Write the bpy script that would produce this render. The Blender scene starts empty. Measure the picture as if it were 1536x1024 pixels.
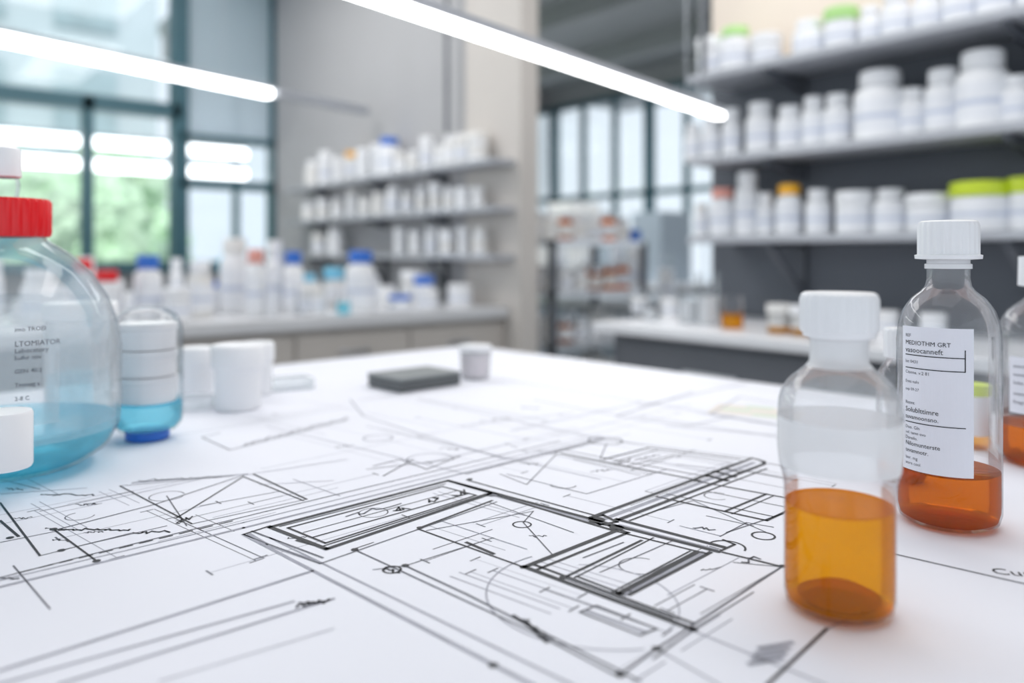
import bpy, bmesh, math, random
from mathutils import Vector, noise
random.seed(7)
F=1200.0; HV=380.0; CZ=0.93; TZ=0.75; H=CZ-TZ
ANG=math.radians(39.1); BX,BY=math.cos(ANG),math.sin(ANG)   # room axes p = (BX,BY), q = (-BY,BX) in survey frame
def R(p,q): return (p*BX-q*BY, p*BY+q*BX)
def W(x,y): return (x*BX+y*BY, -x*BY+y*BX)     # survey frame -> world (world axes follow the room walls)
def tab(u,v):            # survey: point on the table top
    d=F*H/(v-HV); return ((u-768)/F*d, d)
def q_at(p,u):
    k=(u-768)/F; return p*(BX-BY*k)/(BY+BX*k)
def p_at(q,u):
    k=(u-768)/F; return q*(BY+BX*k)/(BX-BY*k)
sc=bpy.context.scene
# ---------------------------------------------------------------- materials
def mat(name,col,rough=.5,metal=0,var=.04,scale=8,emit=0,spec=.5,bump=0):
    m=bpy.data.materials.new(name); m.use_nodes=True; nt=m.node_tree; b=nt.nodes['Principled BSDF']
    b.inputs['Roughness'].default_value=rough; b.inputs['Metallic'].default_value=metal
    b.inputs['Specular IOR Level'].default_value=spec
    tc=nt.nodes.new('ShaderNodeTexCoord'); n=nt.nodes.new('ShaderNodeTexNoise'); n.inputs['Scale'].default_value=scale
    n.inputs['Detail'].default_value=4
    r=nt.nodes.new('ShaderNodeValToRGB'); c=col
    r.color_ramp.elements[0].position=.3; r.color_ramp.elements[1].position=.7
    r.color_ramp.elements[0].color=(c[0]*(1-var),c[1]*(1-var),c[2]*(1-var),1)
    r.color_ramp.elements[1].color=(min(1,c[0]*(1+var)),min(1,c[1]*(1+var)),min(1,c[2]*(1+var)),1)
    nt.links.new(tc.outputs['Object'],n.inputs['Vector']); nt.links.new(n.outputs['Fac'],r.inputs['Fac'])
    nt.links.new(r.outputs['Color'],b.inputs['Base Color'])
    if bump:
        bp=nt.nodes.new('ShaderNodeBump'); bp.inputs['Strength'].default_value=bump; bp.inputs['Distance'].default_value=.002
        nt.links.new(n.outputs['Fac'],bp.inputs['Height']); nt.links.new(bp.outputs['Normal'],b.inputs['Normal'])
    if emit:
        b.inputs['Emission Color'].default_value=(*col,1); b.inputs['Emission Strength'].default_value=emit
    return m
def glassm(name,tint=(.99,.995,1),edge=(.74,.79,.83),refl=.025,body=0.0,bcol=(.9,.92,.95),rough=.02,tl_mix=.5,fm=.6):
    m=bpy.data.materials.new(name); m.use_nodes=True; nt=m.node_tree; nt.nodes.clear(); N=nt.nodes.new; L=nt.links.new
    out=N('ShaderNodeOutputMaterial'); tr=N('ShaderNodeBsdfTransparent'); gl=N('ShaderNodeBsdfGlossy'); gl.inputs['Roughness'].default_value=rough
    lw=N('ShaderNodeLayerWeight'); lw.inputs['Blend'].default_value=.25
    rp=N('ShaderNodeValToRGB'); rp.color_ramp.elements[0].position=.35; rp.color_ramp.elements[0].color=(*tint,1)
    rp.color_ramp.elements[1].position=1; rp.color_ramp.elements[1].color=(*edge,1)
    L(lw.outputs['Facing'],rp.inputs['Fac']); L(rp.outputs['Color'],tr.inputs['Color'])
    src=tr
    if body:
        df=N('ShaderNodeBsdfDiffuse'); df.inputs['Color'].default_value=(*bcol,1)
        tl=N('ShaderNodeBsdfTranslucent'); tl.inputs['Color'].default_value=(*bcol,1)
        mx=N('ShaderNodeMixShader'); mx.inputs['Fac'].default_value=tl_mix; L(df.outputs[0],mx.inputs[1]); L(tl.outputs[0],mx.inputs[2])
        m2=N('ShaderNodeMixShader'); m2.inputs['Fac'].default_value=body; L(tr.outputs[0],m2.inputs[1]); L(mx.outputs[0],m2.inputs[2]); src=m2
    ad=N('ShaderNodeMath'); ad.operation='ADD'; ad.inputs[1].default_value=refl; ad.use_clamp=True
    ml=N('ShaderNodeMath'); ml.operation='MULTIPLY'; ml.inputs[1].default_value=fm; L(lw.outputs['Fresnel'],ml.inputs[0]); L(ml.outputs[0],ad.inputs[0])
    m3=N('ShaderNodeMixShader'); L(ad.outputs[0],m3.inputs['Fac']); L(src.outputs[0],m3.inputs[1]); L(gl.outputs[0],m3.inputs[2])
    L(m3.outputs[0],out.inputs['Surface']); return m
M={}
M['white']=mat('white_plastic',(.87,.88,.90),.35)
M['offw']=mat('offwhite_plastic',(.80,.79,.77),.4)
M['label']=mat('label_paper',(.82,.84,.88),.7)
M['labelt']=mat('label_paper_cool',(.82,.83,.90),.7)
M['labelb']=mat('label_print_blue',(.58,.63,.75),.7)
M['blue']=mat('blue_cap',(.03,.16,.62),.35)
M['lime']=mat('lime_lid',(.58,.72,.03),.4)
M['green']=mat('green_lid',(.45,.74,.28),.4)
M['orange']=mat('orange_cap',(1,.48,.02),.4)
M['red']=mat('red_cap',(.80,.010,.016),.3)
M['pink']=mat('coral_cap',(.8,.36,.30),.4)
M['cyan']=mat('cyan_plastic',(.2,.55,.75),.4)
M['slate']=mat('slate_wall_paint',(.115,.128,.15),.75,var=.06,scale=3)
M['cream']=mat('cream_wall_paint',(.88,.78,.68),.8,scale=2)
M['wallg']=mat('grey_wall_plaster',(.43,.43,.44),.8,scale=2)
M['walll']=mat('beige_wall_plaster',(.60,.565,.53),.8,scale=2)
M['wallb']=mat('bluegrey_panel',(.36,.42,.48),.6,scale=2)
M['facade']=mat('pale_facade',(.55,.62,.66),.8,var=.08,scale=1)
M['facaded']=mat('facade_glazing',(.38,.48,.52),.4,var=.15,scale=2)
M['ceil']=mat('ceiling_paint',(.36,.37,.38),.8,scale=2)
M['floor']=mat('floor_vinyl',(.42,.42,.42),.35,scale=6)
M['shelf']=mat('grey_shelf_laminate',(.42,.44,.48),.45)
M['shelfd']=mat('dark_shelf_metal',(.10,.11,.13),.45)
M['teal']=mat('teal_window_frame',(.04,.115,.145),.45)
M['ctop']=mat('counter_top_white',(.82,.83,.86),.25)
M['ctopg']=mat('counter_top_grey',(.62,.63,.65),.3)
M['cab']=mat('cabinet_beige',(.48,.45,.42),.5)
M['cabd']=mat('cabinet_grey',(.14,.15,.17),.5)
M['steel']=mat('brushed_steel',(.60,.62,.65),.3,metal=.9)
M['paper']=mat('drawing_paper',(.80,.815,.885),.6,var=.012,scale=3,spec=.3)
M['tabm']=mat('table_laminate',(.81,.82,.88),.3,var=.01)
M['ink']=mat('ink_black',(.018,.02,.026),.6,var=.2,scale=60)
M['inkm']=mat('ink_grey',(.11,.115,.14),.6,var=.3,scale=60)
M['inkl']=mat('ink_lightgrey',(.33,.34,.40),.6,var=.15,scale=60)
M['inkf']=mat('ink_faint',(.52,.53,.59),.6,var=.15,scale=60)
M['tan']=mat('tint_tan',(.76,.71,.66),.6)
M['sage']=mat('tint_sage',(.64,.72,.62),.6)
M['boxg']=mat('grey_case',(.11,.12,.125),.5)
M['boxt']=mat('grey_case_lid',(.23,.25,.255),.45)
M['lamp']=mat('led_diffuser',(1,1,1),.4,emit=7,var=0)
M['reflglow']=mat('reflection_glow',(1,1,1),.4,emit=4,var=0)  # glow for the bars that imitate reflections in the window
M['leaf']=mat('foliage',(.60,.78,.57),.8,var=.22,scale=5)
M['bark']=mat('bark',(.5,.45,.4),.9)
M['grass']=mat('lawn',(.5,.64,.46),.9,var=.2)
M['glass']=glassm('clear_glass')
M['glassh']=glassm('clear_glass_highlight_haze',body=.07,bcol=(.92,.96,1),tl_mix=.2)  # white haze in the colour stands in for highlights on clear glass
M['hazy']=glassm('hazy_glass',body=.22,bcol=(.90,.96,1),tl_mix=.2)
M['frost']=glassm('frosted_glass',body=.80,bcol=(.93,.95,.97),rough=.25,refl=.02,tl_mix=.15)
M['frostl']=glassm('frosted_glass_light',body=.35,bcol=(.90,.95,.98),rough=.12,refl=.03,tl_mix=.3)
M['blind']=glassm('roller_blind',body=.75,bcol=(.62,.70,.76),rough=.5,refl=.0,tl_mix=.45,fm=.05)
M['wglass']=glassm('window_glass',tint=(.97,.99,1),edge=(.88,.95,.97),refl=.02)
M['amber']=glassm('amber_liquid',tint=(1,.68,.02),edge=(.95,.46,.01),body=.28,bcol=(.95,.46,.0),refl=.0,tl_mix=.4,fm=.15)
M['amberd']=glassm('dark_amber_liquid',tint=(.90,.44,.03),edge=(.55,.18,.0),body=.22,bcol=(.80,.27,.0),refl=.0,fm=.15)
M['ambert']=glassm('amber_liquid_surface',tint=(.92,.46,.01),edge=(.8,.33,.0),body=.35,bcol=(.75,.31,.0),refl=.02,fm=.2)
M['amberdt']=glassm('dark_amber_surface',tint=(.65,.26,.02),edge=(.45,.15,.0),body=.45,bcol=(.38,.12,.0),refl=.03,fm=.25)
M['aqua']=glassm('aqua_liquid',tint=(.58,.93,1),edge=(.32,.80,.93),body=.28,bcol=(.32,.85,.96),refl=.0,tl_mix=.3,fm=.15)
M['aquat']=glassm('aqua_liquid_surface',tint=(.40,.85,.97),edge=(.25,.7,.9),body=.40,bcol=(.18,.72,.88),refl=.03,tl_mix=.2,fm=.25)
# ---------------------------------------------------------------- mesh builder
class MB:
    def __init__(s): s.v=[]; s.f=[]; s.m=[]; s.ms=[]
    def mi(s,k):
        if k not in s.ms: s.ms.append(k)
        return s.ms.index(k)
    def poly(s,pts,k):
        i=len(s.v); s.v+= [tuple(p) for p in pts]; s.f.append(tuple(range(i,i+len(pts)))); s.m.append(s.mi(k))
    def fbox(s,O,ex,ey,a0,a1,b0,b1,z0,z1,k):
        i=len(s.v)
        for z in (z0,z1):
            for a,b in ((a0,b0),(a1,b0),(a1,b1),(a0,b1)):
                s.v.append((O[0]+ex[0]*a+ey[0]*b,O[1]+ex[1]*a+ey[1]*b,z))
        for f in ((0,3,2,1),(4,5,6,7),(0,1,5,4),(1,2,6,5),(2,3,7,6),(3,0,4,7)):
            s.f.append(tuple(i+j for j in f)); s.m.append(s.mi(k))
    def rbox(s,p0,p1,q0,q1,z0,z1,k): s.fbox((0,0),(BX,BY),(-BY,BX),p0,p1,q0,q1,z0,z1,k)
    def bar(s,A,Bp,w,h,k):
        A=Vector(A);Bp=Vector(Bp); d=(Bp-A).normalized(); up=Vector((0,0,1))
        if abs(d.z)>.95: up=Vector((1,0,0))
        sx=d.cross(up).normalized(); uz=sx.cross(d); i=len(s.v)
        for P in (A,Bp):
            for a,b in ((-1,-1),(1,-1),(1,1),(-1,1)): s.v.append(tuple(P+sx*a*w/2+uz*b*h/2))
        for f in ((0,1,2,3),(7,6,5,4),(0,4,5,1),(1,5,6,2),(2,6,7,3),(3,7,4,0)):
            s.f.append(tuple(i+j for j in f)); s.m.append(s.mi(k))
    def lathe(s,cx,cy,z0,prof,seg=24,ribs=None):
        """prof: (r,z,matkey) ; mat applies to the band that starts at the point"""
        rings=[]
        for j,pt in enumerate(prof):
            r,z=pt[0],pt[1]
            if r<1e-6: rings.append([len(s.v)]); s.v.append((cx,cy,z0+z)); continue
            ring=[]
            for t in range(seg):
                a=2*math.pi*t/seg; rr=r
                if ribs and ribs[0]<=j<=ribs[1]: rr=r*(1+(.022 if (t//2)%2 else -.022))
                ring.append(len(s.v)); s.v.append((cx+rr*math.cos(a),cy+rr*math.sin(a),z0+z))
            rings.append(ring)
        for j in range(len(prof)-1):
            k=s.mi(prof[j][2]); a,b=rings[j],rings[j+1]
            if len(a)==1 and len(b)==1: continue
            for t in range(seg):
                t2=(t+1)%seg
                if len(a)==1: f=(a[0],b[t2],b[t])
                elif len(b)==1: f=(a[t],a[t2],b[0])
                else: f=(a[t],a[t2],b[t2],b[t])
                s.f.append(f); s.m.append(k)
    def curved(s,cx,cy,r,a0,a1,z0,z1,k,n=16):
        for t in range(n):
            b0=a0+(a1-a0)*t/n; b1=a0+(a1-a0)*(t+1)/n
            s.poly([(cx+r*math.cos(b0),cy+r*math.sin(b0),z0),(cx+r*math.cos(b1),cy+r*math.sin(b1),z0),
                    (cx+r*math.cos(b1),cy+r*math.sin(b1),z1),(cx+r*math.cos(b0),cy+r*math.sin(b0),z1)],k)
    def obj(s,name,parent=None,smooth=35,bevel=0,fixn=True):
        me=bpy.data.meshes.new(name)
        s.v=[(*W(v[0],v[1]),v[2]) for v in s.v]
        xs=[v[0] for v in s.v]; ys=[v[1] for v in s.v]; zs=[v[2] for v in s.v]
        o=Vector(((min(xs)+max(xs))/2,(min(ys)+max(ys))/2,min(zs)))
        me.from_pydata([tuple(Vector(v)-o) for v in s.v],[],s.f)
        for k in s.ms: me.materials.append(M[k])
        me.polygons.foreach_set('material_index',s.m)
        if fixn:
            bm=bmesh.new(); bm.from_mesh(me); bmesh.ops.recalc_face_normals(bm,faces=bm.faces); bm.to_mesh(me); bm.free()
        me.polygons.foreach_set('use_smooth',[True]*len(me.polygons)); me.set_sharp_from_angle(angle=math.radians(smooth))
        ob=bpy.data.objects.new(name,me); sc.collection.objects.link(ob); ob.location=o
        if parent: ob.parent=parent; ob.location=o-parent.location
        if bevel:
            md=ob.modifiers.new('bevel','BEVEL'); md.width=bevel; md.segments=3; md.limit_method='ANGLE'
        return ob
def empty(name,x,y,z):
    e=bpy.data.objects.new(name,None); e.empty_display_size=.05; sc.collection.objects.link(e); e.location=(*W(x,y),z); return e
def text_tris(t,size):
    cu=bpy.data.curves.new('t','FONT'); cu.body=t; cu.size=size; cu.resolution_u=2
    ob=bpy.data.objects.new('t',cu); sc.collection.objects.link(ob); dg=bpy.context.evaluated_depsgraph_get()
    me=bpy.data.meshes.new_from_object(ob.evaluated_get(dg)); vs=[(v.co.x,v.co.y) for v in me.vertices]; fs=[tuple(p.vertices) for p in me.polygons]
    bpy.data.objects.remove(ob); bpy.data.curves.remove(cu); bpy.data.meshes.remove(me); return vs,fs
# ---------------------------------------------------------------- room shell
def single(name,args,k,fn='rbox',**kw):
    m=MB(); getattr(m,fn)(*args,k); return m.obj(name,**kw)
single('floor',(-3,7,-3,6.5,-.05,0),'floor')
m=MB(); m.rbox(-3,1.77,-3,4.3,2.6,2.7,'ceil'); m.rbox(1.77,7,-3,6.5,2.6,2.7,'ceil'); m.obj('ceiling')
m=MB(); m.rbox(1.96,2.06,-2.2,1.47,0,1.43,'slate'); m.rbox(1.96,2.06,-2.2,1.47,1.43,2.6,'cream'); m.obj('wall_right')
m=MB(); m.rbox(1.72,1.77,2.05,4.2,0,2.6,'wallg'); m.rbox(1.70,1.775,2.045,2.36,0,2.6,'walll'); m.obj('wall_middle')
m=MB(); m.rbox(-3,1.72,4.2,4.3,0,.86,'wallg'); m.rbox(-3,1.72,4.2,4.3,2.45,2.6,'wallg'); m.obj('wall_left')
# windows left
m=MB()
xs=[-.7,-.33,.05,.434,.817,1.23,1.72]
for i,x in enumerate(xs):
    big=(i in (1,5)); w=.075 if big else .045
    if i==3: continue
    m.rbox(x-w/2,min(1.72,x+w/2),4.12,4.2,.86,2.45 if big or i==6 else 1.66,'teal')
m.rbox(-.7,1.23,4.12,4.2,1.60,1.67,'teal'); m.rbox(-.7,1.72,4.11,4.22,.84,.89,'teal'); m.rbox(-.7,1.72,4.12,4.2,2.40,2.45,'teal')
m.rbox(1.23,1.72,4.12,4.2,1.26,1.30,'teal'); m.rbox(1.23,1.72,4.12,4.2,1.50,1.53,'teal')
m.rbox(1.27,1.70,4.15,4.155,1.52,2.42,'blind')
m.rbox(-.7,1.72,4.158,4.162,.86,2.45,'wglass'); m.obj('window_1')
# far room
m=MB(); m.rbox(5.5,5.6,-3,6.5,0,.55,'wallg'); m.rbox(5.5,5.6,-3,6.5,2.4,2.6,'wallg'); m.obj('wall_far')
m=MB()
for i in range(14):
    q=1.0+i*.42; w=.09 if i%3==0 else .04
    m.rbox(5.44,5.5,q-w/2,q+w/2,.55,2.4,'teal')
for z in (.55,1.45,2.36): m.rbox(5.44,5.5,1,6.46,z,z+.05,'teal')
m.rbox(5.46,5.464,1,6.46,.55,2.4,'wglass'); m.obj('window_2')
m=MB(); m.rbox(1.77,5.5,6.3,6.4,0,.55,'wallg'); m.rbox(1.77,5.5,6.3,6.4,2.4,2.6,'wallg'); m.obj('wall_back')
m=MB()
for i in range(9):
    p=1.85+i*.44; w=.09 if i%3==0 else .04
    m.rbox(p-w/2,p+w/2,6.24,6.3,.55,2.4,'teal')
for z in (.55,1.45,2.36): m.rbox(1.8,5.4,6.24,6.3,z,z+.05,'teal')
m.rbox(1.8,5.4,6.26,6.264,.55,2.4,'wglass'); m.obj('window_3')
m=MB(); x,y=R(1.66,2.42); m.bar((x,y,1.37),(x,y,2.6),.014,.014,'shelfd'); m.obj('conduit_pipe')
m=MB() 
for p in (2.6,3.6,4.6): m.rbox(p,p+.12,1.6,6.2,2.45,2.6,'ceil')
m.obj('ceiling_beam')
single('ceiling_beam',(1.40,1.695,2.5,4.1,2.36,2.6),'wallb')
# outdoors
m=MB(); m.rbox(-8,3,4.35,14,-.12,-.06,'grass'); m.obj('lawn')
m=MB(); m.rbox(-7,3,11,12,-.06,5.2,'facade')
for i in range(8):
    for j in range(3): m.rbox(-6.6+i*1.2,-5.9+i*1.2,10.96,11,.7+j*1.5,1.7+j*1.5,'facaded')
m.obj('neighbour_building')
def tree(p,q,s,name='garden_tree'):
    x,y=R(p,q); e=empty(name,x,y,-.06); t=MB(); t.lathe(x,y,-.06,[(0,0,'bark'),(.06*s,0,'bark'),(.04*s,.9*s,'bark'),(0,.95*s,'bark')],10); t.obj('trunk',e)
    bm=bmesh.new()
    for i in range(9):
        c=Vector((p+random.uniform(-.35,.35)*s,q+random.uniform(-.35,.35)*s,.95*s+random.uniform(-.4,.45)*s)); r=random.uniform(.2,.34)*s
        g=bmesh.ops.create_icosphere(bm,subdivisions=4,radius=r)
        for v in g['verts']:
            n=v.co.normalized(); v.co=v.co*(1+.28*noise.noise(v.co*14/s+c*3)+.15*noise.noise(v.co*40/s)); v.co+=c
    me=bpy.data.meshes.new('canopy'); bm.to_mesh(me); bm.free(); me.materials.append(M['leaf']); o=bpy.data.objects.new('canopy',me); sc.collection.objects.link(o); o.parent=e; o.location=-e.location
for a in ((-.3,7.0,1.15),(.75,7.0,1.05),(2.0,8.2,1.3),(-1.4,7.2,1.2),(.2,9.0,1.5)): tree(*a)
# ---------------------------------------------------------------- lights (fixtures)
def pendant(name,A,B_,w,h,k='lamp',ceil=True):
    e=empty(name,*A); m=MB(); m.bar(A,B_,w,h,k); m.obj('diffuser',e)
    m=MB(); up=Vector((0,0,h*.5+.007)); m.bar(Vector(A)+up,Vector(B_)+up,w*1.15,.014,'shelf'); m.obj('housing',e)
    if ceil:
        m=MB()
        for t in (.12,.88):
            P=Vector(A).lerp(Vector(B_),t); m.bar((P.x,P.y,P.z+h),(P.x,P.y,2.6),.002,.002,'steel')
        m.obj('suspension_wires',e)
pendant('pendant_light',(-.455,.69,1.263),(.505,1.94,1.263),.022,.013)
pendant('pendant_light',(-1.83,1.60,1.525),(-.905,2.985,1.525),.036,.026)
m=MB(); m.bar((-.89,3.01,1.535),(-.62,3.41,1.535),.03,.03,'shelf'); m.obj('light_rail')
for z in (1.49,1.375):  # added glowing bars outside the glass, standing in for lamp reflections in it
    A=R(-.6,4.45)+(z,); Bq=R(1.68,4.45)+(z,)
    e=pendant('window_reflection_bar',A,Bq,.05,.05,'reflglow',False)
# ---------------------------------------------------------------- shelves
def bracket(m,p0,p1,q,z,dz,k='shelfd'):
    m.rbox(p0+.02,p1,q-.009,q+.009,z-.012,z,k); m.rbox(p1-.014,p1,q-.009,q+.009,z-dz,z,k)
    a=R(p0+.04,q); b=R(p1-.01,q); m.bar((a[0],a[1],z-.010),(b[0],b[1],z-dz+.008),.018,.012,k)
def shelf(p0,p1,pw,q0,q1,z,t,qs,dz):
    e=empty('storage_shelf',*R((p0+p1)/2,(q0+q1)/2),z-t); m=MB(); m.rbox(p0,p1,q0,q1,z-t,z,'shelf'); m.obj('board',e,bevel=.001)
    m=MB()
    for q in qs: bracket(m,p0,pw,q,z-t-.0005,dz)
    m.obj('brackets',e)
RZ=(.976,1.19,1.416)
for z,dz in zip(RZ,(.14,.045,.045)): shelf(1.761,1.955,1.959,-2.0,1.404,z,.018,(1.17,.62,.1,-.5),dz)
m=MB(); x,y=R(1.80,1.38); m.bar((x,y,1.4165),(x,y,2.6),.012,.012,'shelfd'); m.obj('support_rod')
LZ=(.925,1.086,1.244)
for z,dz in zip(LZ,(.12,.035,.035)): shelf(1.60,1.698,1.718,2.07,3.75,z,.016,(2.5,2.95,3.5),dz)
# ---------------------------------------------------------------- jars
def pill(m,x,y,z,r,h,cap='white',body='white',label='label',seg=24):
    m.lathe(x,y,z,[(0,0,body),(r*.93,0,body),(r,.03*h,body),(r,.14*h,body),(r*1.01,.141*h,label),(r*1.01,.30*h,'labelb' if label=='label' else label),(r*1.01,.37*h,label),(r*1.01,.58*h,label),
      (r,.581*h,body),(r,.66*h,body),(r*.9,.73*h,body),(r*.66,.765*h,body),(r*.64,.79*h,body),(r*.78,.791*h,cap),(r*.80,.80*h,cap),(r*.79,.975*h,cap),(r*.74,h,cap),(0,h,cap)],seg)
def wide(m,x,y,z,r,h,cap='white',body='white',label='label',seg=24):
    m.lathe(x,y,z,[(0,0,body),(r*.93,0,body),(r*.98,.04*h,body),(r*.98,.15*h,body),(r*.99,.151*h,label),(r*.99,.30*h,'labelb' if label=='label' else label),(r*.99,.38*h,label),(r*.99,.56*h,label),(r*.98,.561*h,body),
      (r*.97,.68*h,body),(r*.9,.69*h,body),(r*1.02,.70*h,cap),(r*1.03,.72*h,cap),(r*1.02,.97*h,cap),(r*.96,h,cap),(0,h,cap)],seg)
def place(m,fn,p,u,wpx,hpx,z,cap='white',body='white',label='label'):
    q=q_at(p,u); x,y=R(p,q); s=y/F; fn(m,x,y,z+.0005,wpx*s/2,hpx*s,cap,body,label)
P_,W_=pill,wide
m=MB()
for u,w,h,c,fn in [(1068,44,62,'white',W_),(1103,50,70,'green',P_),(1150,44,50,'white',W_),(1214,48,58,'white',P_),(1262,50,66,'green',W_),(1306,34,60,'white',P_),(1345,44,72,'white',P_),(1392,46,66,'white',P_),(1440,50,76,'white',W_),(1494,54,86,'offw',P_),(1560,60,90,'white',P_),(1640,60,95,'white',P_)]:
    place(m,fn,1.85,u,w,h,1.416,c)
m.obj('medicine_bottle_row')
m=MB()
for u,w,h,c,fn in [(1040,26,56,'white',P_),(1067,30,62,'white',P_),(1098,29,74,'white',P_),(1141,43,78,'white',P_),(1185,40,68,'white',P_),(1221,36,78,'white',P_),(1257,42,78,'white',P_),(1320,74,105,'white',P_),(1369,40,74,'white',P_),(1414,50,98,'white',P_),(1474,74,118,'white',P_),(1524,46,76,'white',P_),(1600,70,120,'white',P_),(1690,70,100,'white',P_)]:
    place(m,fn,1.85,u,w,h,1.19,c)
m.obj('medicine_bottle_row')
m=MB()
for u,w,h,c,fn in [(1052,22,50,'offw',P_),(1084,40,72,'pink',P_),(1121,36,96,'white',P_),(1149,26,64,'white',P_),(1184,40,76,'orange',P_),(1228,38,68,'white',P_),(1283,56,64,'white',W_),(1336,48,66,'white',P_),(1394,64,58,'white',W_),(1473,86,74,'lime',W_),(1543,56,80,'lime',W_),(1640,80,80,'white',W_)]:
    place(m,fn,1.85,u,w,h,.976,c,body='white')
m.obj('medicine_bottle_row')
caps=['white']*7+['offw','offw']
for z,us in ((1.244,range(470,735,19)),(1.086,range(465,735,21)),(.925,range(480,735,24))):
    m=MB()
    for u in us:
        if z<1 and 520<u<600: continue
        c=random.choice(caps); w=random.uniform(17,26); h=random.uniform(24,44)*(1.0 if z<1.2 else 1.15)
        if z>1.2 and abs(u-584)<10: c='blue'; w=34; h=56
        if z>1.2 and abs(u-527)<10: c='orange'; h=44
        if z>1.2 and u>670: w=30;h=44
        place(m,random.choice((pill,wide)),1.65,u,w,h,z,c,body=random.choice(('white','white','offw')),label=random.choice(('label','white','offw')))
    m.obj('supply_jar_row')
# ---------------------------------------------------------------- counters
m=MB()
m.rbox(-1.6,1.695,2.10,2.72,.715,.75,'ctopg'); m.rbox(.55,1.695,2.13,2.68,.08,.715,'cab'); m.rbox(.56,1.69,2.16,2.68,0,.08,'cabd')
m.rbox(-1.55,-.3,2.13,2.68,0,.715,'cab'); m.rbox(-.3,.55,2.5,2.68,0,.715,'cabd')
for i in range(3):
    p=.57+i*.375; m.rbox(p,p+.365,2.118,2.13,.11,.70,'cab'); m.rbox(p+.13,p+.23,2.108,2.118,.64,.65,'steel')
m.obj('lab_counter',bevel=.003)
m=MB()
m.rbox(1.49,1.955,-2.0,1.5,.725,.75,'ctop'); m.rbox(1.53,1.955,-2.0,1.46,.09,.725,'cabd'); m.rbox(1.56,1.955,-2.0,1.45,0,.09,'shelfd')
for i in range(6):
    q=-1.98+i*.57; m.rbox(1.518,1.53,q,q+.55,.12,.71,'cabd'); m.rbox(1.508,1.518,q+.2,q+.35,.64,.652,'steel')
m.obj('storage_counter',bevel=.003)
def beaker(m,x,y,z,r,h,liq=None,seg=24):
    m.lathe(x,y,z,[(0,0.001,'glass'),(r*.95,0.001,'glass'),(r,.05*h,'glass'),(r,.97*h,'glass'),(r*1.07,h,'glass'),(r*1.05,h,'glass')],seg)
    if liq: m.lathe(x,y,z,[(0,.003,liq),(r*.93,.003,liq),(r*.96,.05*h,liq),(r*.96,.5*h,liq),(0,.5*h,liq)],seg)
m=MB(); used=[]
def put(fn,q,u,w,h,c='white',body='white',label='label'):
    p=p_at(q,u); x,y=R(p,q); s=y/F; r=w*s/2
    if p+r>1.68 or p<-1.5: return
    for (a,b,c2) in used:
        if (a-x)**2+(b-y)**2<(c2+r+.002)**2: return
    used.append((x,y,r)); fn(m,x,y,.7505,r,h*s,c,body,label)
for a in [(P_,2.28,222,40,98,'blue'),(P_,2.3,300,38,84,'white','offw'),(W_,2.22,330,56,70,'white'),(P_,2.4,352,42,112,'offw'),(P_,2.25,384,30,100,'pink'),(P_,2.35,412,26,108,'white'),(P_,2.3,440,30,92,'blue'),
          (P_,2.25,541,44,90,'blue'),(P_,2.22,572,28,66,'white'),(W_,2.2,600,34,22,'blue'),(W_,2.35,636,30,44,'blue'),(W_,2.2,642,30,28,'white'),(W_,2.25,690,36,32,'white'),(W_,2.2,730,40,22,'offw'),
          (W_,2.3,500,44,46,'white'),(P_,2.25,160,40,80,'red'),(W_,2.3,120,50,60,'white'),(P_,2.3,60,50,84,'white'),(W_,2.2,265,40,50,'white'),(W_,2.22,470,36,40,'offw'),(W_,2.3,20,50,70,'white'),(P_,2.4,125,30,92,'red')]: put(*a)
for i in range(90):
    u=random.uniform(-40,770); 
    put(random.choice((P_,W_)),random.choice((2.45,2.6,2.55)),u,random.uniform(20,44),random.uniform(30,95)*(1 if u<520 else .6),random.choice(['white']*8+['offw','blue','cyan']),random.choice(('white','offw')),random.choice(('label','white')))
m.obj('lab_supply_bottles')
for q,u,r,h,l in ((2.17,455,.022,.09,None),(2.17,405,.02,.10,None),(2.17,195,.02,.1,None),(2.15,515,.02,.07,'aqua')):
    m=MB(); x,y=R(p_at(q,u),q); beaker(m,x,y,.7505,r,h,l); m.obj('counter_beaker')
def rc(p,u): q=q_at(p,u); return R(p,q)
x,y=rc(1.62,1098); m2=MB()
m2.lathe(x,y,.7505,[(0,0,'glass'),(.026,0,'glass'),(.027,.01,'glass'),(.027,.07,'glass'),(.024,.078,'glass')],28)
m2.lathe(x,y,.7505,[(0,.002,'amber'),(.025,.002,'amber'),(.025,.034,'amber'),(0,.034,'amber')],28); m2.obj('amber_jar')
for u,r,h in ((1032,.024,.10),(1062,.028,.13),(975,.022,.05)):
    x,y=rc(1.66,u); m2=MB(); beaker(m2,x,y,.7505,r,h); m2.lathe(x,y,.7505,[(0,.004,'frost'),(r*.9,.004,'frost'),(r*.9,h*.55,'frost'),(0,h*.55,'frost')]); m2.obj('glass_beaker')
for u,c in ((1168,'offw'),(1203,'white'),(1237,'offw')):
    x,y=rc(1.60,u); m2=MB(); m2.lathe(x,y,.7505,[(0,0,'glass'),(.024,0,'glass'),(.025,.008,'glass'),(.025,.045,c),(.0265,.046,c),(.0265,.066,c),(0,.066,c)],28)
    m2.lathe(x,y,.7505,[(0,.002,'amber'),(.0235,.002,'amber'),(.0235,.016,'offw'),(.0235,.042,'offw'),(0,.042,'offw')],28); m2.obj('sample_jar')
for u in (960,1005,1270,1330,1400):
    m2=MB(); x,y=rc(1.80,u); wide(m2,x,y,.7505,.026,.05); m2.obj('ointment_jar')
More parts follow.
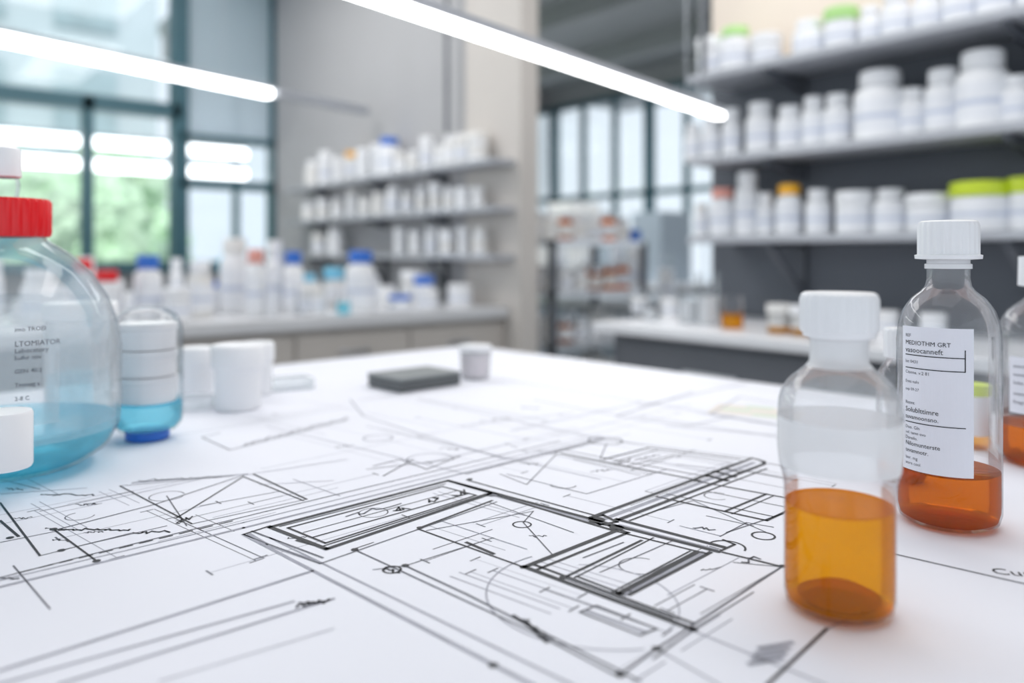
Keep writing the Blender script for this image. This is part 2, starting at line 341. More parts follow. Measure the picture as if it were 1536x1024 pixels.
# far room furniture
def rack(name,p,q,w,d,top,levels):
    m=MB()
    for a in (0,w):
        for b in (0,d): m.rbox(p+a-.012,p+a+.012,q+b-.012,q+b+.012,0,top,'shelfd')
    for i in range(levels):
        z=top*(i+1)/levels-.02; m.rbox(p-.012,p+w+.012,q-.012,q+d+.012,z,z+.02,'steel')
        if i>0:
            for j in range(6):
                for jj in range(2):
                    x,y=R(p+.05+j*(w-.1)/5,q+.07+jj*(d-.14)); pill(m,x,y,z+.0205,.03,random.uniform(.08,.12),random.choice(('white','offw','steel')),random.choice(('white','white','offw','amberd')),random.choice(('label','white','offw')),14)
    m.obj(name)
rack('storage_rack',1.98,2.2,.5,.28,.98,5)
m=MB(); m.rbox(2.7,3.3,2.2,5.0,.68,.72,'steel'); m.rbox(2.74,3.28,2.25,4.95,.08,.68,'cab'); m.rbox(2.76,3.28,2.25,4.95,0,.08,'cabd')
for i in range(5): m.rbox(2.725,2.74,2.27+i*.54,2.77+i*.54,.11,.66,'wallb')
m.obj('steel_bench')
m=MB()
for i in range(26):
    p=2.85+random.random()*.35; q=2.3+i*.1; x,y=R(p,q); h=random.uniform(.15,.6); r=random.uniform(.03,.05)
    if i%2==0: beaker(m,x,y,.7205,r,h)
    else: pill(m,x,y,.7205,r,h*.7,random.choice(('white','offw','blue')),'white','label',16)
m.obj('lab_glassware_group')
m=MB(); m.rbox(3.9,4.4,3.2,6.0,.70,.74,'ctop'); m.rbox(3.95,4.35,3.25,5.95,0,.70,'cabd')
for i in range(6):
    q=3.4+i*.42; m.rbox(4.0,4.3,q,q+.25,.7405,random.uniform(.95,1.35),random.choice(('ctop','wallb','offw')))
m.obj('instrument_bench')
# ---------------------------------------------------------------- table
K=(-.083,1.577); E1=(-.73,-.683); E2=(.683,-.73)
tb=empty('drafting_table',*[K[i]+(E1[i]+E2[i])*.85 for i in (0,1)],0)
m=MB(); m.fbox(K,E1,E2,0,1.75,0,1.75,TZ-.03,TZ,'tabm'); m.obj('table_top',tb,bevel=.003)
m=MB()
for a in (.08,1.61):
    for b in (.08,1.61): m.fbox(K,E1,E2,a,a+.06,b,b+.06,0,TZ-.03,'steel')
for a in (.09,1.62): m.fbox(K,E1,E2,a,a+.03,.14,1.61,TZ-.10,TZ-.03,'steel')
m.obj('legs',tb)
bp=empty('blueprint',*[K[i]+(E1[i]+E2[i])*.85 for i in (0,1)],TZ)
PZ=TZ+.0006
m=MB(); m.fbox(K,E1,E2,.03,1.72,.03,1.72,TZ+.0001,PZ,'paper'); m.obj('sheet',bp)
class Ink(MB):
    def wline(s,P,w,k,z):
        for a,b in zip(P,P[1:]):
            d=b-a
            if d.length<1e-5: continue
            d.normalize(); n=Vector((-d.y,d.x))*w/2; a2=a-d*w*.4; b2=b+d*w*.4
            s.poly([(*(a2-n),z),(*(b2-n),z),(*(b2+n),z),(*(a2+n),z)],k)
    def line(s,pts,w,k,z): s.wline([Vector(tab(*p)) for p in pts],w,k,z)
    def dot(s,u,v,r,k,z):
        c=tab(u,v); s.poly([(c[0]+r*math.cos(i*.7854),c[1]+r*math.sin(i*.7854),z) for i in range(8)],k)
    def text(s,t,u,v,size,ang,k,z):
        c=tab(u,v); vs,fs=text_tris(t,size); i=len(s.v); ca,sa=math.cos(ang),math.sin(ang)
        s.v+=[(c[0]+x*ca-y*sa,c[1]+x*sa+y*ca,z) for x,y in vs]
        for f in fs: s.f.append(tuple(i+j for j in f)); s.m.append(s.mi(k))
    def arc(s,u,v,r,a0,a1,w,k,z,n=28):
        c=tab(u,v)
        for i in range(n):
            t0=a0+(a1-a0)*i/n; t1=a0+(a1-a0)*(i+1)/n
            s.poly([(c[0]+(r+e)*math.cos(t),c[1]+(r+e)*math.sin(t),z) for t,e in ((t0,-w/2),(t1,-w/2),(t1,w/2),(t0,w/2))],k)
    def scrib(s,u0,v0,u1,v1,n,amp,w,k,z):
        pts=[]
        for i in range(n):
            t=i/(n-1); pts.append((u0+(u1-u0)*t+random.uniform(-amp,amp),v0+(v1-v0)*t+random.uniform(-amp,amp)*.6))
        s.line(pts,w,k,z)
zf,zl,zm,zd=PZ+.00005,PZ+.0001,PZ+.0002,PZ+.0003
I=Ink()
T,Md,D=.0009,.0019,.0036
def L(*p,w=Md,k='ink',z=zm): I.line(p,w,k,z)
# long left bar
L((405,792),(672,722),(738,741),(490,825),(405,792),w=D,k='ink',z=zd)
L((432,793),(664,731),(714,744),(488,816),(432,793),w=Md)
L((420,791),(668,727),w=.0013); L((455,800),(686,737),w=T); L((470,807),(704,741),w=.0016); L((445,812),(478,821),w=.002); L((480,822),(728,742),w=.0015)
L((365,803),(405,790)); L((365,803),(480,847),(745,754),w=.0012,k='inkm'); L((378,798),(484,838),w=.0016,k='inkm'); L((372,801),(400,818),(470,842),w=.003,k='inkl',z=zl)
# long beam
L((672,722),(925,790),(1078,829),w=D,z=zd); L((700,721),(895,775),w=Md); L((735,741),(920,797),w=.0028); L((925,780),(1085,822),w=D,z=zd); L((930,790),(1070,826),w=.006,k='inkl',z=zl); L((745,745),(900,787),w=.0045,k='inkl',z=zl)
L((920,797),(1060,832),w=Md); L((1078,829),(1102,818),(1085,811)); L((690,727),(715,734),w=.004,k='ink',z=zd)
# beam up to the right
L((885,778),(1118,692),w=D,z=zd); L((925,782),(1146,697),w=D,z=zd); L((905,780),(1130,695),w=.0045,k='inkl',z=zl); L((945,782),(1150,704),w=Md)
L((1118,692),(1128,688),(1146,693),(1146,697),w=.003); L((1060,714),(1090,722),w=.005,z=zd); L((1072,708),(1102,716),w=.004,z=zd); L((1085,703),(1112,710),w=.003,z=zd)
# junction
L((883,778),(900,788),(925,784),(905,774),(883,778),w=.0028); L((915,790),(940,800),w=.003); I.dot(895,781,.006,'ink',zd); I.dot(925,793,.005,'ink',zd); I.dot(738,743,.005,'inkm',zd); L((885,784),(945,796),w=.0025)
# lower right rectangle
L((925,797),(787,852),w=D,z=zd); L((943,800),(803,857),w=.0024); L((962,812),(846,868),w=.0022); L((980,808),(862,868),w=.0012)
L((787,852),(1040,946),w=D,z=zd); L((800,848),(1040,937),w=.0024); L((845,868),(1010,930),w=T); L((865,866),(935,893),w=Md)
L((1046,829),(928,892),w=D,z=zd); L((1066,830),(944,894),w=.0026); L((1035,828),(918,890),w=.0013); L((1055,830),(936,893),w=.004,k='inkl',z=zl)
# top room
L((830,680),(905,660),(1140,690),w=T); L((842,681),(1050,722),w=.0026); L((850,677),(1060,716),w=.0014); L((905,690),(972,673),w=.0026); L((920,694),(985,676),w=.0014)
L((700,712),(905,660),w=.0014,k='inkm'); L((940,700),(1010,684),w=.0013); L((760,712),(880,742),w=T,k='inkm'); L((972,672),(1110,690),w=.0022); L((975,676),(1100,694),w=T)
L((750,712),(790,728),(835,682),w=T,k='inkm'); L((880,742),(1000,705),w=T,k='inkm'); L((860,690),(960,714),w=T,k='inkm'); L((910,666),(900,690),w=T,k='inkm'); L((1015,697),(1075,704),w=T,k='inkm')
# right rooms
L((1040,722),(1180,748),w=.0024); L((985,746),(1150,782),w=.0026); L((1000,742),(1160,776),w=.0013); L((1088,768),(1150,742),w=.0024); L((1098,772),(1160,745),w=.0012); L((1150,782),(1180,768),w=.0024); L((1140,694),(1200,704),w=.0013); L((1110,706),(1195,722),w=.002); L((1060,738),(1180,762),w=T)
L((975,770),(1040,752),(1150,800),w=T,k='inkm'); L((1090,800),(1180,770),w=.0012,k='inkm'); L((1100,845),(1175,852),w=T,k='inkm'); L((1020,790),(1080,805),w=T,k='inkl'); L((1060,775),(1130,790),w=T,k='inkm'); L((1080,806),(1120,785),(1160,792),w=T,k='inkm')
I.arc(1145,805,.007,0,6.28,.0014,'ink',zm); I.arc(1090,822,.011,-.6,2.6,.0014,'ink',zm)
# thin centre
L((630,793),(738,752),w=.0022,k='ink'); L((628,795),(785,852),w=.0016); L((640,797),(800,768),(785,785),(830,835),w=T,k='inkm'); L((735,755),(860,800),w=T,k='inkm')
L((700,815),(740,832),w=.0026,k='ink'); L((830,835),(900,806),w=.0013,k='inkm'); L((875,838),(935,815),w=.0012,k='inkm'); L((900,860),(1010,812),w=T,k='inkm'); L((660,782),(790,825),w=T,k='inkl')
I.arc(783,788,.006,0,6.28,.0012,'ink',zm); I.arc(845,728,.010,3.3,6.0,.001,'inkm',zm)
# long thin lower lines
L((530,825),(800,950),(930,1018),w=.0013,k='inkm'); L((530,825),(560,815),w=T); L((608,850),(700,893),(960,1024),w=.0015,k='inkm'); L((608,850),(740,808),w=T,k='inkm'); L((608,850),(560,856),w=T,k='inkm')
I.arc(588,856,.005,0,6.28,.0014,'ink',zm); I.scrib(575,852,600,860,9,6,.0013,'ink',zm)
I.arc(905,890,.062,2.2,4.9,.0009,'inkl',zm); I.arc(870,905,.05,-.7,1.5,.0007,'inkl',zm)
L((1175,850),(985,975),(930,1015),w=.0014,k='inkm'); L((1085,830),(1175,852),w=.0022,k='ink'); L((1040,946),(1130,890),w=T,k='inkm'); L((1040,946),(980,990),w=.0012,k='inkm')
L((870,920),(960,955),(985,945),(895,910),(870,920),w=.0014,k='inkm'); L((880,918),(968,950),w=.0024,k='inkl')
L((770,925),(800,945),w=.002); L((790,935),(820,965),w=.002); I.scrib(780,930,825,960,14,9,.0011,'inkm',zm)
L((1240,945),(1150,1030),w=.0018,k='ink'); L((1040,948),(1240,1030),w=T,k='inkl'); L((985,975),(1080,1030),w=T,k='inkl')
for i in range(4): L((1125+i*5,998-i*8),(1172+i*5,990-i*8),w=.0030,k='inkl')
for u,v in ((630,793),(785,852),(705,720),(608,850),(532,826),(1175,851),(145,843),(80,795),(92,827),(15,808),(928,892),(1040,946),(930,1014),(985,975),(845,868),(740,1000)): I.dot(u,v,.0024,'ink',zd)
# border pair running left-right
L((0,882),(365,793),(650,722),(905,658),w=.0026,k='inkl'); L((0,872),(365,785),(650,715),(900,655),w=.0012,k='inkl'); L((0,868),(140,832),(400,768),(650,708),(840,662),w=.0013,k='inkm')
for i in range(11):
    a=i/11; u0=30+a*330; v0=860-a*80; L((u0,v0),(u0+18,v0-4.4),w=.0014,k='ink')
L((365,803),(800,1030),w=.0024,k='inkl'); L((405,808),(860,1030),w=.0014,k='inkl')
L((0,1008),(468,858),w=.0026,k='inkl'); L((0,1028),(440,904),w=.002,k='inkl'); L((90,1028),(500,900),w=.0022,k='inkl'); L((240,1024),(500,945),w=.0012,k='inkf')
I.scrib(448,912,495,900,16,5,.0016,'inkm',zm); I.scrib(452,906,490,904,10,4,.0016,'inkm',zm)
# left sketches
L((180,730),(288,787),w=.0014); L((180,730),(350,715),w=T,k='inkm'); L((80,797),(235,757),(365,714),w=.0014,k='inkm'); L((265,778),(365,716),(455,752),w=.0015); L((380,712),(460,750),w=.0018)
L((60,768),(200,738),w=T,k='inkm'); L((0,755),(60,835),w=.0014); L((0,782),(28,806),w=.0018); L((20,850),(75,915),w=T,k='inkm'); L((80,795),(145,843),w=.0013); L((250,745),(280,790),w=T,k='inkm'); L((0,815),(90,797),w=T,k='inkm'); L((90,827),(250,790),w=T,k='inkm')
L((0,742),(130,733),w=T,k='inkl'); L((200,725),(370,712),w=.003,k='inkl',z=zl); L((0,720),(60,735),w=T,k='inkm'); L((120,760),(300,720),w=T,k='inkl'); L((300,760),(420,738),w=T,k='inkm'); L((60,835),(200,800),w=T,k='inkm')
L((365,714),(520,690),w=.0012,k='inkl'); L((390,728),(500,722),w=T,k='inkl'); L((440,720),(510,745),w=T,k='inkl'); L((288,787),(460,750),w=T,k='inkm')
I.scrib(85,795,195,796,26,3,.0014,'ink',zd); I.scrib(200,803,255,797,12,5,.0013,'ink',zd); I.scrib(265,785,290,778,8,5,.0012,'ink',zd); I.scrib(60,742,140,744,20,2.5,.0013,'inkm',zd); I.scrib(210,722,330,716,26,2.5,.0013,'inkm',zd); I.scrib(0,868,30,872,6,4,.0013,'inkm',zd)
# far sketches
L((303,657),(345,676),(522,630),w=.0016,k='inkm'); L((303,657),(330,650),w=.0012,k='inkm'); I.scrib(365,668,520,628,30,2,.0017,'inkm',zd)
I.arc(567,658,.014,0,6.28,.0015,'inkl',zm)
L((525,600),(545,625),(640,655),(760,690),w=.0016,k='inkl'); L((550,705),(680,690),w=.0013,k='inkm'); L((560,700),(600,690),(640,705),(690,685),w=.0014,k='inkm'); L((575,715),(620,690),w=.0014,k='inkm'); I.arc(645,690,.02,0,4,.0013,'inkl',zm)
L((550,640),(900,720),w=.0012,k='inkl'); L((400,640),(700,712),w=.0012,k='inkl'); L((630,600),(900,660),w=.0014,k='inkl'); L((540,600),(760,570),w=.0014,k='inkl'); L((760,570),(1180,640),w=.0018,k='inkl'); L((690,640),(860,620),w=.0014,k='inkl')
I.arc(908,662,.016,0,6.28,.0016,'inkm',zm)
L((925,625),(1030,640),(1100,625),w=.002,k='inkl'); L((925,625),(1040,588),w=.0026,k='inkl'); L((1000,640),(1180,655),w=.0018,k='inkl'); L((800,600),(930,625),w=.0016,k='inkl'); L((960,610),(1120,575),w=.0026,k='inkl')
c=tab(1135,618); I.fbox(c,(.88,-.47),(.47,.88),-.05,.05,-.03,.03,PZ,PZ+.00003,'tan')
for u,v in ((1105,615),(1150,624),(1140,612)):
    c=tab(u,v); I.fbox(c,(.88,-.47),(.47,.88),-.016,.016,-.009,.009,PZ,PZ+.00004,'sage')
L((1065,622),(1110,596),(1200,612),(1170,640),(1065,622),w=.002,k='inkl')
L((1340,832),(1540,878),w=.0016,k='inkm'); L((1335,905),(1240,945),w=T,k='inkl')
I.text('Cuna 4c',1490,862,.013,-.25,'ink',zm)
I.scrib(525,775,600,757,10,6,.0013,'inkm',zd)
for u,v in ((600,765),(650,752),(690,742)): I.scrib(u-8,v,u+8,v-3,7,7,.0014,'ink',zd)
I.scrib(1040,792,1070,796,7,4,.0012,'inkm',zd); I.scrib(955,690,990,684,12,3,.0012,'inkm',zd); I.scrib(920,700,945,690,6,4,.0012,'inkm',zd); I.scrib(1110,845,1140,838,7,5,.0012,'inkm',zd)
# fine construction lines parallel to the plan axes
dA=(Vector(tab(672,722))-Vector(tab(405,792))).normalized(); dB=(Vector(tab(1078,829))-Vector(tab(672,722))).normalized()
rg=random.Random(21)
for (u0,v0,u1,v1,n,l0,l1,ks) in ((660,755,880,830,5,.04,.10,('inkm','inkl')),(860,675,1180,770,9,.05,.14,('inkm','inkl')),(820,830,1150,920,6,.03,.09,('inkm','inkl')),(580,860,860,960,4,.05,.12,('inkl','inkf')),
        (0,715,480,820,16,.04,.14,('inkm','inkl','inkl')),(380,600,900,690,18,.08,.30,('inkl','inkf','inkf')),(820,580,1180,660,12,.08,.3,('inkf','inkl')),(900,950,1180,1015,3,.02,.05,('inkl','inkf'))):
    for i in range(n):
        a=Vector(tab(rg.uniform(u0,u1),rg.uniform(v0,v1))); d=(dA if rg.random()<.5 else dB)*rg.uniform(l0,l1); w=rg.choice((.0007,.0009,.0011)); k=rg.choice(ks)
        I.wline([a-d/2,a+d/2],w,k,zf)
        if rg.random()<.35: o=Vector((-d.y,d.x)).normalized()*rg.uniform(.004,.008); I.wline([a-d/2+o,a+d/2+o],w,k,zf)
        if rg.random()<.4:
            t=Vector((-d.y,d.x)).normalized()*.004
            for e_ in (a-d/2,a+d/2): I.wline([e_-t,e_+t],.0012,'inkm',zl)
for i in range(16):
    u,v=rg.choice(((rg.uniform(20,460),rg.uniform(725,820)),(rg.uniform(640,1150),rg.uniform(690,860)),(rg.uniform(450,900),rg.uniform(610,700))))
    random.seed(i); I.scrib(u-14,v,u+14,v-rg.uniform(-3,4),12,2.6,.0009,'inkm',zl)
for u,v,r in ((250,745,.012),(560,770,.01),(960,850,.012),(1075,745,.009),(120,775,.009)): I.arc(u,v,r,rg.uniform(0,3),rg.uniform(4,7),.0009,'inkm',zl)
I.obj('drawing_lines',bp,fixn=False)
# ---------------------------------------------------------------- bottles on the table
BZ=PZ+.0008
def label_text(m,cx,cy,r,ac,z,t,size,k='ink'):
    vs,fs=text_tris(t,size); i=len(m.v)
    for x,yy in vs:
        a=ac+x/r; m.v.append((cx+r*math.cos(a),cy+r*math.sin(a),z+yy))
    for f in fs: m.f.append(tuple(i+j for j in f)); m.m.append(m.mi(k))
# front bottle
cx,cy=.1655,.405; e=empty('amber_reagent_bottle',cx,cy,BZ)
m=MB(); m.lathe(cx,cy,BZ,[(0,.0012,'glass'),(.021,0,'glass'),(.0255,.0025,'glass'),(.0265,.007,'glass'),(.0265,.060,'glass'),(.0273,.066,'glass'),(.0288,.071,'frost'),(.0298,.080,'frost'),(.0298,.096,'hazy'),(.0293,.1035,'hazy'),(.0276,.1095,'hazy'),(.0242,.1145,'hazy'),(.0195,.1185,'hazy'),(.0160,.1215,'frost'),(.0142,.124,'frost'),(.0138,.130,'frost'),(.0142,.138,'frost'),(.0142,.140,'frost')],64); m.obj('bottle_glass',e)
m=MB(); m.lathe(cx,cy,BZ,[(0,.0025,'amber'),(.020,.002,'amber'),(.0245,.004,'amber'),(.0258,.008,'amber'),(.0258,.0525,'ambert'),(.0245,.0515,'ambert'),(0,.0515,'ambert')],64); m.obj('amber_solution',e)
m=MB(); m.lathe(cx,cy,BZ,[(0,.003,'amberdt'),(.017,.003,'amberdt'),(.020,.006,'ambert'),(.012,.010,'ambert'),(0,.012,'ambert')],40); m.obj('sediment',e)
m=MB(); m.lathe(cx,cy,BZ,[(.0150,.136,'white'),(.0172,.1365,'white'),(.0174,.1385,'white'),(.0182,.139,'white'),(.0186,.141,'white'),(.0186,.1555,'white'),(.0180,.158,'white'),(.0165,.159,'white'),(0,.159,'white')],96,ribs=(4,5)); m.obj('screw_cap',e)
# tall bottle
cx,cy=.2917,.535; e=empty('labelled_medicine_bottle',cx,cy,BZ)
m=MB(); m.lathe(cx,cy,BZ,[(0,.0012,'glass'),(.025,0,'glass'),(.0298,.003,'glass'),(.0315,.009,'glass'),(.0315,.040,'glassh'),(.0315,.120,'glassh'),(.0305,.131,'glassh'),(.0275,.141,'glassh'),(.022,.149,'glassh'),(.0165,.1535,'glassh'),(.0138,.157,'glassh'),(.0130,.162,'glassh'),(.0130,.168,'glassh'),(.0142,.1685,'frost'),(.0142,.1715,'frost'),(.0130,.172,'frost'),(.0130,.178,'frost')],64); m.obj('bottle_glass',e)
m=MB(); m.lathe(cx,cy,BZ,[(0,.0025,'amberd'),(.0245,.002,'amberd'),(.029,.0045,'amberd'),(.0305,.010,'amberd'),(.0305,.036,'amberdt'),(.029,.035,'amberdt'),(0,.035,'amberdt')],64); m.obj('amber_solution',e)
m=MB(); m.lathe(cx,cy,BZ,[(.0145,.1745,'white'),(.0200,.175,'white'),(.0203,.1775,'white'),(.0183,.178,'white'),(.0183,.1965,'white'),(.0178,.1995,'white'),(.0160,.2005,'white'),(0,.2005,'white')],96,ribs=(3,4)); m.obj('screw_cap',e)
va=math.atan2(-cy,-cx)
m=MB(); a0,a1=va-.98,va+.46; m.curved(cx,cy,.0319,a0,a1,BZ+.037,BZ+.131,'labelt',24)
rr=.0321
rows=[(.124,'REF',.003),(.119,'MEDIOTHM GRT',.0040),(.114,'vasoocanneft',.0048),(.107,'lot 0431',.003),(.100,'Ctanne. v:2 81',.0030),(.094,'Enes nalo',.0028),(.089,'exp 09-27',.0026),(.080,'Retmt',.0030),(.075,'Solublttimre',.0046),(.0705,'tuvamoonsno.',.0040),(.064,'Duo. Gln',.0030),(.0605,'sol. tamn evo',.0028),(.057,'Dansilo.',.0030),(.053,'Nilomunterste',.0040),(.0485,'tevamnotr.',.0038),(.044,'laer. mg',.0030),(.0405,'store cool',.0028)]
for z,t,sz in rows: label_text(m,cx,cy,rr,a0+.10,BZ+z,t,sz,'ink' if sz>.0036 else 'inkm')
for z in (.112,.1035,.068): m.curved(cx,cy,rr,a0+.1,a1-.15,BZ+z,BZ+z+.0006,'ink',16)
m.curved(cx,cy,rr,a1-.17,a1-.15,BZ+.1035,BZ+.1175,'ink',2); m.obj('label',e,fixn=False)
# small bottle behind
cy=.635; cx=(1352-768)/F*cy; e=empty('small_dropper_bottle',cx,cy,BZ)
m=MB(); m.lathe(cx,cy,BZ,[(0,.001,'glass'),(.016,0,'glass'),(.0185,.004,'glass'),(.0185,.075,'glassh'),(.017,.085,'glassh'),(.012,.093,'glassh'),(.010,.096,'glassh'),(.010,.102,'glass')],40); m.obj('bottle_glass',e)
m=MB(); m.lathe(cx,cy,BZ,[(.011,.096,'white'),(.0125,.0965,'white'),(.0128,.118,'white'),(.0118,.1195,'white'),(0,.1195,'white')],64,ribs=(1,2)); m.obj('screw_cap',e)
m=MB(); m.lathe(cx,cy,BZ,[(0,.002,'amberd'),(.0175,.003,'amberd'),(.0175,.02,'amberdt'),(0,.02,'amberdt')],32); m.obj('amber_solution',e)
# vial with lime lid
cy=.74; cx=(1462-768)/F*cy; e=empty('lime_lid_vial',cx,cy,BZ)
m=MB(); m.lathe(cx,cy,BZ,[(0,0,'amber'),(.013,.0,'amber'),(.0135,.012,'white'),(.0135,.048,'lime'),(.0142,.049,'lime'),(.014,.058,'lime'),(0,.058,'lime')],32); m.obj('vial_body',e)
# right-edge bottle
cx,cy=.457,.685; e=empty('amber_medicine_bottle',cx,cy,BZ)
m=MB(); m.lathe(cx,cy,BZ,[(0,.001,'glass'),(.030,0,'glass'),(.035,.004,'glass'),(.037,.012,'glass'),(.037,.040,'glassh'),(.037,.105,'glassh'),(.035,.118,'glassh'),(.028,.130,'glassh'),(.018,.138,'glassh'),(.014,.142,'glassh'),(.014,.155,'glassh')],56); m.obj('bottle_glass',e)
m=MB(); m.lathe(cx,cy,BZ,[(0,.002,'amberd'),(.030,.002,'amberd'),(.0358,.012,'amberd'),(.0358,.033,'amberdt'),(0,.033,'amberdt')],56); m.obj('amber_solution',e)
m=MB(); m.lathe(cx,cy,BZ,[(.015,.150,'white'),(.020,.151,'white'),(.0195,.176,'white'),(0,.177,'white')],96,ribs=(1,2)); m.obj('screw_cap',e)
va=math.atan2(-cy,-cx); m=MB(); m.curved(cx,cy,.0374,va-.75,va+.6,BZ+.045,BZ+.092,'labelt',20)
for z in (.083,.076,.069,.06,.053): label_text(m,cx,cy,.0376,va-.65,BZ+z,random.choice(('Solut. mg','evamnon','Reagnt 4x')),.004,'inkm')
m.obj('label',e,fixn=False)
# big aqua bottle left
cx,cy=-.42,.66; e=empty('aqua_reagent_bottle',cx,cy,BZ)
m=MB(); m.lathe(cx,cy,BZ,[(0,.002,'glass'),(.040,0,'glass'),(.060,.004,'glass'),(.078,.016,'glass'),(.087,.034,'hazy'),(.0885,.055,'hazy'),(.0885,.10,'hazy'),(.085,.122,'hazy'),(.078,.142,'glassh'),(.066,.162,'glassh'),(.050,.178,'glassh'),(.036,.187,'glassh'),(.030,.192,'glassh'),(.029,.20,'glassh')],72); m.obj('bottle_glass',e)
m=MB(); m.lathe(cx,cy,BZ,[(0,.004,'aqua'),(.040,.003,'aqua'),(.059,.007,'aqua'),(.0765,.018,'aqua'),(.0848,.034,'aqua'),(.0855,.040,'aquat'),(0,.040,'aquat')],72); m.obj('aqua_solution',e)
m=MB(); m.lathe(cx,cy,BZ,[(.031,.192,'red'),(.0338,.1925,'red'),(.0345,.195,'red'),(.0345,.221,'red'),(.0335,.2235,'red'),(.010,.2238,'red'),(0,.2238,'red')],120,ribs=(2,3)); m.obj('red_cap',e)
m=MB(); m.lathe(cx,cy,BZ,[(.011,.2238,'glass'),(.0125,.235,'glass'),(.0115,.241,'white'),(.0135,.242,'white'),(.0135,.262,'white'),(.0125,.265,'white'),(.009,.267,'white'),(0,.267,'white')],48); m.obj('vent_stopper',e)
va=math.atan2(-cy,-cx)
m=MB(); m.curved(cx,cy,.0892,va-.55,va+.42,BZ+.050,BZ+.126,'hazy',24)
for z,t,sz in ((.121,'imo TROEI',.0045),(.110,'LTOMIATOR',.0055),(.105,'Laboratory',.005),(.100,'buffer mix',.0042),(.090,'GEN 40:2',.0045),(.080,'Tmmag s',.0045),(.070,'2-8 C',.0042),(.059,'lot 7',.0042)): label_text(m,cx,cy,.0896,va+.08,BZ+z,t,sz,'inkm')
m.obj('label',e,fixn=False)
m=MB(); sx,sy=-.3635,.570
m.lathe(sx,sy,BZ,[(0,.026,'white'),(.0185,.026,'white'),(.0195,.028,'white'),(.0195,.064,'white'),(.0185,.066,'white'),(0,.0665,'white')],48)
m.bar((sx,sy,BZ+.046),(sx-.012,sy+.019,BZ+.046),.012,.012,'white'); m.obj('spigot_cap',e)
# frosted beaker behind
cy=.86; cx=(122-768)/F*cy; e=empty('frosted_beaker',cx,cy,BZ)
m=MB(); m.lathe(cx,cy,BZ,[(0,.001,'frostl'),(.033,0,'frostl'),(.035,.004,'frostl'),(.035,.108,'white'),(.0362,.109,'white'),(.0362,.124,'white'),(.035,.126,'white'),(0,.126,'white')],48); m.obj('beaker_body',e)
m=MB(); m.lathe(cx,cy,BZ,[(0,.003,'aqua'),(.032,.003,'aqua'),(.033,.05,'aquat'),(0,.05,'aquat')],40); m.obj('aqua_solution',e)
# capsule bottle
cx,cy=-.353,.775; e=empty('capsule_sample_bottle',cx,cy,BZ)
m=MB(); m.lathe(cx,cy,BZ,[(.018,.007,'glass'),(.026,.009,'glass'),(.031,.015,'glass'),(.0325,.024,'glass'),(.0325,.100,'glass'),(.031,.111,'glass'),(.026,.120,'glass'),(.017,.1255,'glass'),(0,.127,'glass')],56); m.obj('bottle_glass',e)
m=MB(); m.lathe(cx,cy,BZ,[(0,.010,'aqua'),(.025,.011,'aqua'),(.030,.017,'aqua'),(.031,.034,'aquat'),(0,.034,'aquat')],48); m.obj('aqua_solution',e)
m=MB(); m.lathe(cx,cy,BZ,[(0,0,'blue'),(.019,0,'blue'),(.020,.002,'blue'),(.020,.008,'blue'),(0,.009,'blue')],48); m.obj('blue_base_cap',e)
m=MB()
for i in range(3):
    z=.036+i*.0255; m.lathe(cx,cy,BZ+z,[(0,0,'white'),(.0255,0,'white'),(.0262,.018,'white'),(.0272,.019,'white'),(.0272,.0245,'white'),(0,.0248,'white')],40)
m.obj('stacked_cups',e)
def whitejar(u,cy,r,h):
    cx=(u-768)/F*cy; m=MB()
    m.lathe(cx,cy,BZ,[(0,0,'white'),(r*.80,0,'white'),(r*.84,.03*h,'white'),(r*.90,.62*h,'white'),(r*.91,.63*h,'white'),(r*.98,.64*h,'white'),(r,.66*h,'white'),(r,.95*h,'white'),(r*.96,.985*h,'white'),(r*.90,h,'white'),(r*.86,.985*h,'white'),(0,.985*h,'white')],48)
    m.obj('white_plastic_jar')
whitejar(357,.925,.030,.074); whitejar(296,1.0,.022,.062); whitejar(385,1.02,.022,.066)
m=MB(); cy=.93; cx=(290-768)/F*cy; m.lathe(cx,cy,BZ,[(0,0,'frostl'),(.024,0,'frostl'),(.025,.006,'frostl'),(.025,.012,'frostl'),(.024,.012,'frostl')],40); m.obj('petri_dish')
m=MB(); cy=1.06; cx=(430-768)/F*cy; m.fbox((cx,cy),(.85,.52),(-.52,.85),-.032,.032,-.02,.02,BZ,BZ+.014,'frostl'); m.obj('clear_sample_tray',bevel=.002)
Nn=(-.143,1.024); m=MB(); ex=Vector((.727,.686)); ey=Vector((-.686,.727))
m.fbox(Nn,ex,ey,0,.100,0,.075,BZ,BZ+.014,'boxg'); m.fbox(Nn,ex,ey,-.001,.101,-.001,.076,BZ+.014,BZ+.018,'boxt'); m.obj('grey_instrument_case',bevel=.0015)
cy=1.15; cx=(713-768)/F*cy; e=empty('clear_specimen_cup',cx,cy,BZ)
m=MB(); m.lathe(cx,cy,BZ,[(0,.001,'frostl'),(.019,0,'frostl'),(.021,.004,'frostl'),(.0225,.040,'white'),(.0235,.041,'white'),(.0235,.047,'white'),(0,.048,'white')],40); m.obj('cup_body',e)
M['blush']=mat('blush_content',(.88,.78,.80),.6)
m=MB(); m.lathe(cx,cy,BZ,[(0,.003,'blush'),(.018,.003,'blush'),(.0195,.034,'blush'),(0,.035,'blush')],40); m.obj('cup_content',e)
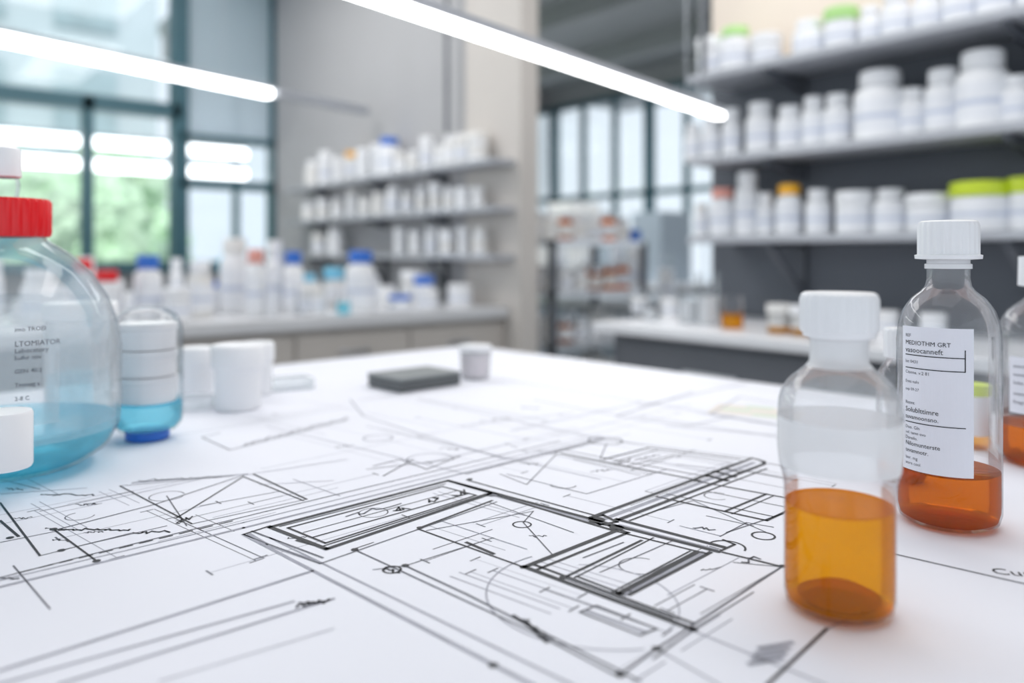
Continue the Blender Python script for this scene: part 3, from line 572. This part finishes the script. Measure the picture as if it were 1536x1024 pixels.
# ---------------------------------------------------------------- lighting
w=bpy.data.worlds.new('sky'); sc.world=w; w.use_nodes=True; nt=w.node_tree; bg=nt.nodes['Background']
tc=nt.nodes.new('ShaderNodeTexCoord'); sp=nt.nodes.new('ShaderNodeSeparateXYZ'); rp=nt.nodes.new('ShaderNodeValToRGB')
rp.color_ramp.elements[0].position=.0; rp.color_ramp.elements[0].color=(.84,.90,.97,1); rp.color_ramp.elements[1].position=.6; rp.color_ramp.elements[1].color=(.82,.92,1,1)
nt.links.new(tc.outputs['Generated'],sp.inputs[0]); nt.links.new(sp.outputs['Z'],rp.inputs[0]); nt.links.new(rp.outputs[0],bg.inputs[0]); bg.inputs[1].default_value=1.18
def area(name,p,q,z,sx,sy,pw,col=(1,1,1)):
    l=bpy.data.lights.new(name,'AREA'); l.shape='RECTANGLE'; l.size=sx; l.size_y=sy; l.energy=pw; l.color=col
    o=bpy.data.objects.new(name,l); sc.collection.objects.link(o); o.location=(p,q,z)
area('fill_light_table',.4,.3,2.55,1.4,1.4,7.5,(.97,.98,1))  # this and the next three: unseen area lights added as fill, no fixtures
area('fill_light_left',.6,2.9,2.55,1.6,1.2,32,(1,.98,.97))
area('fill_light_right',1.3,.6,2.55,.6,1.8,18,(1,.97,.95))
area('fill_light_far',3.4,3.8,2.4,1.8,2.2,60,(.97,.99,1))
l=bpy.data.lights.new('sun','SUN'); l.energy=2.2; l.angle=.05; l.color=(1,.98,.92); o=bpy.data.objects.new('sun',l); sc.collection.objects.link(o); o.location=(0,-2,6)
o.rotation_euler=Vector((.15,.64,-.76)).to_track_quat('-Z','Y').to_euler()
# ---------------------------------------------------------------- camera
c=bpy.data.cameras.new('camera'); co=bpy.data.objects.new('camera',c); sc.collection.objects.link(co); sc.camera=co
co.location=(0,0,CZ); co.rotation_euler=(math.pi/2,0,-ANG); c.sensor_width=36; c.lens=F/1536*36; c.shift_y=-(512-HV)/1536; c.clip_start=.01
c.dof.use_dof=True; c.dof.focus_distance=.52; c.dof.aperture_fstop=3.0
sc.view_settings.view_transform='Standard'; sc.view_settings.look='None'
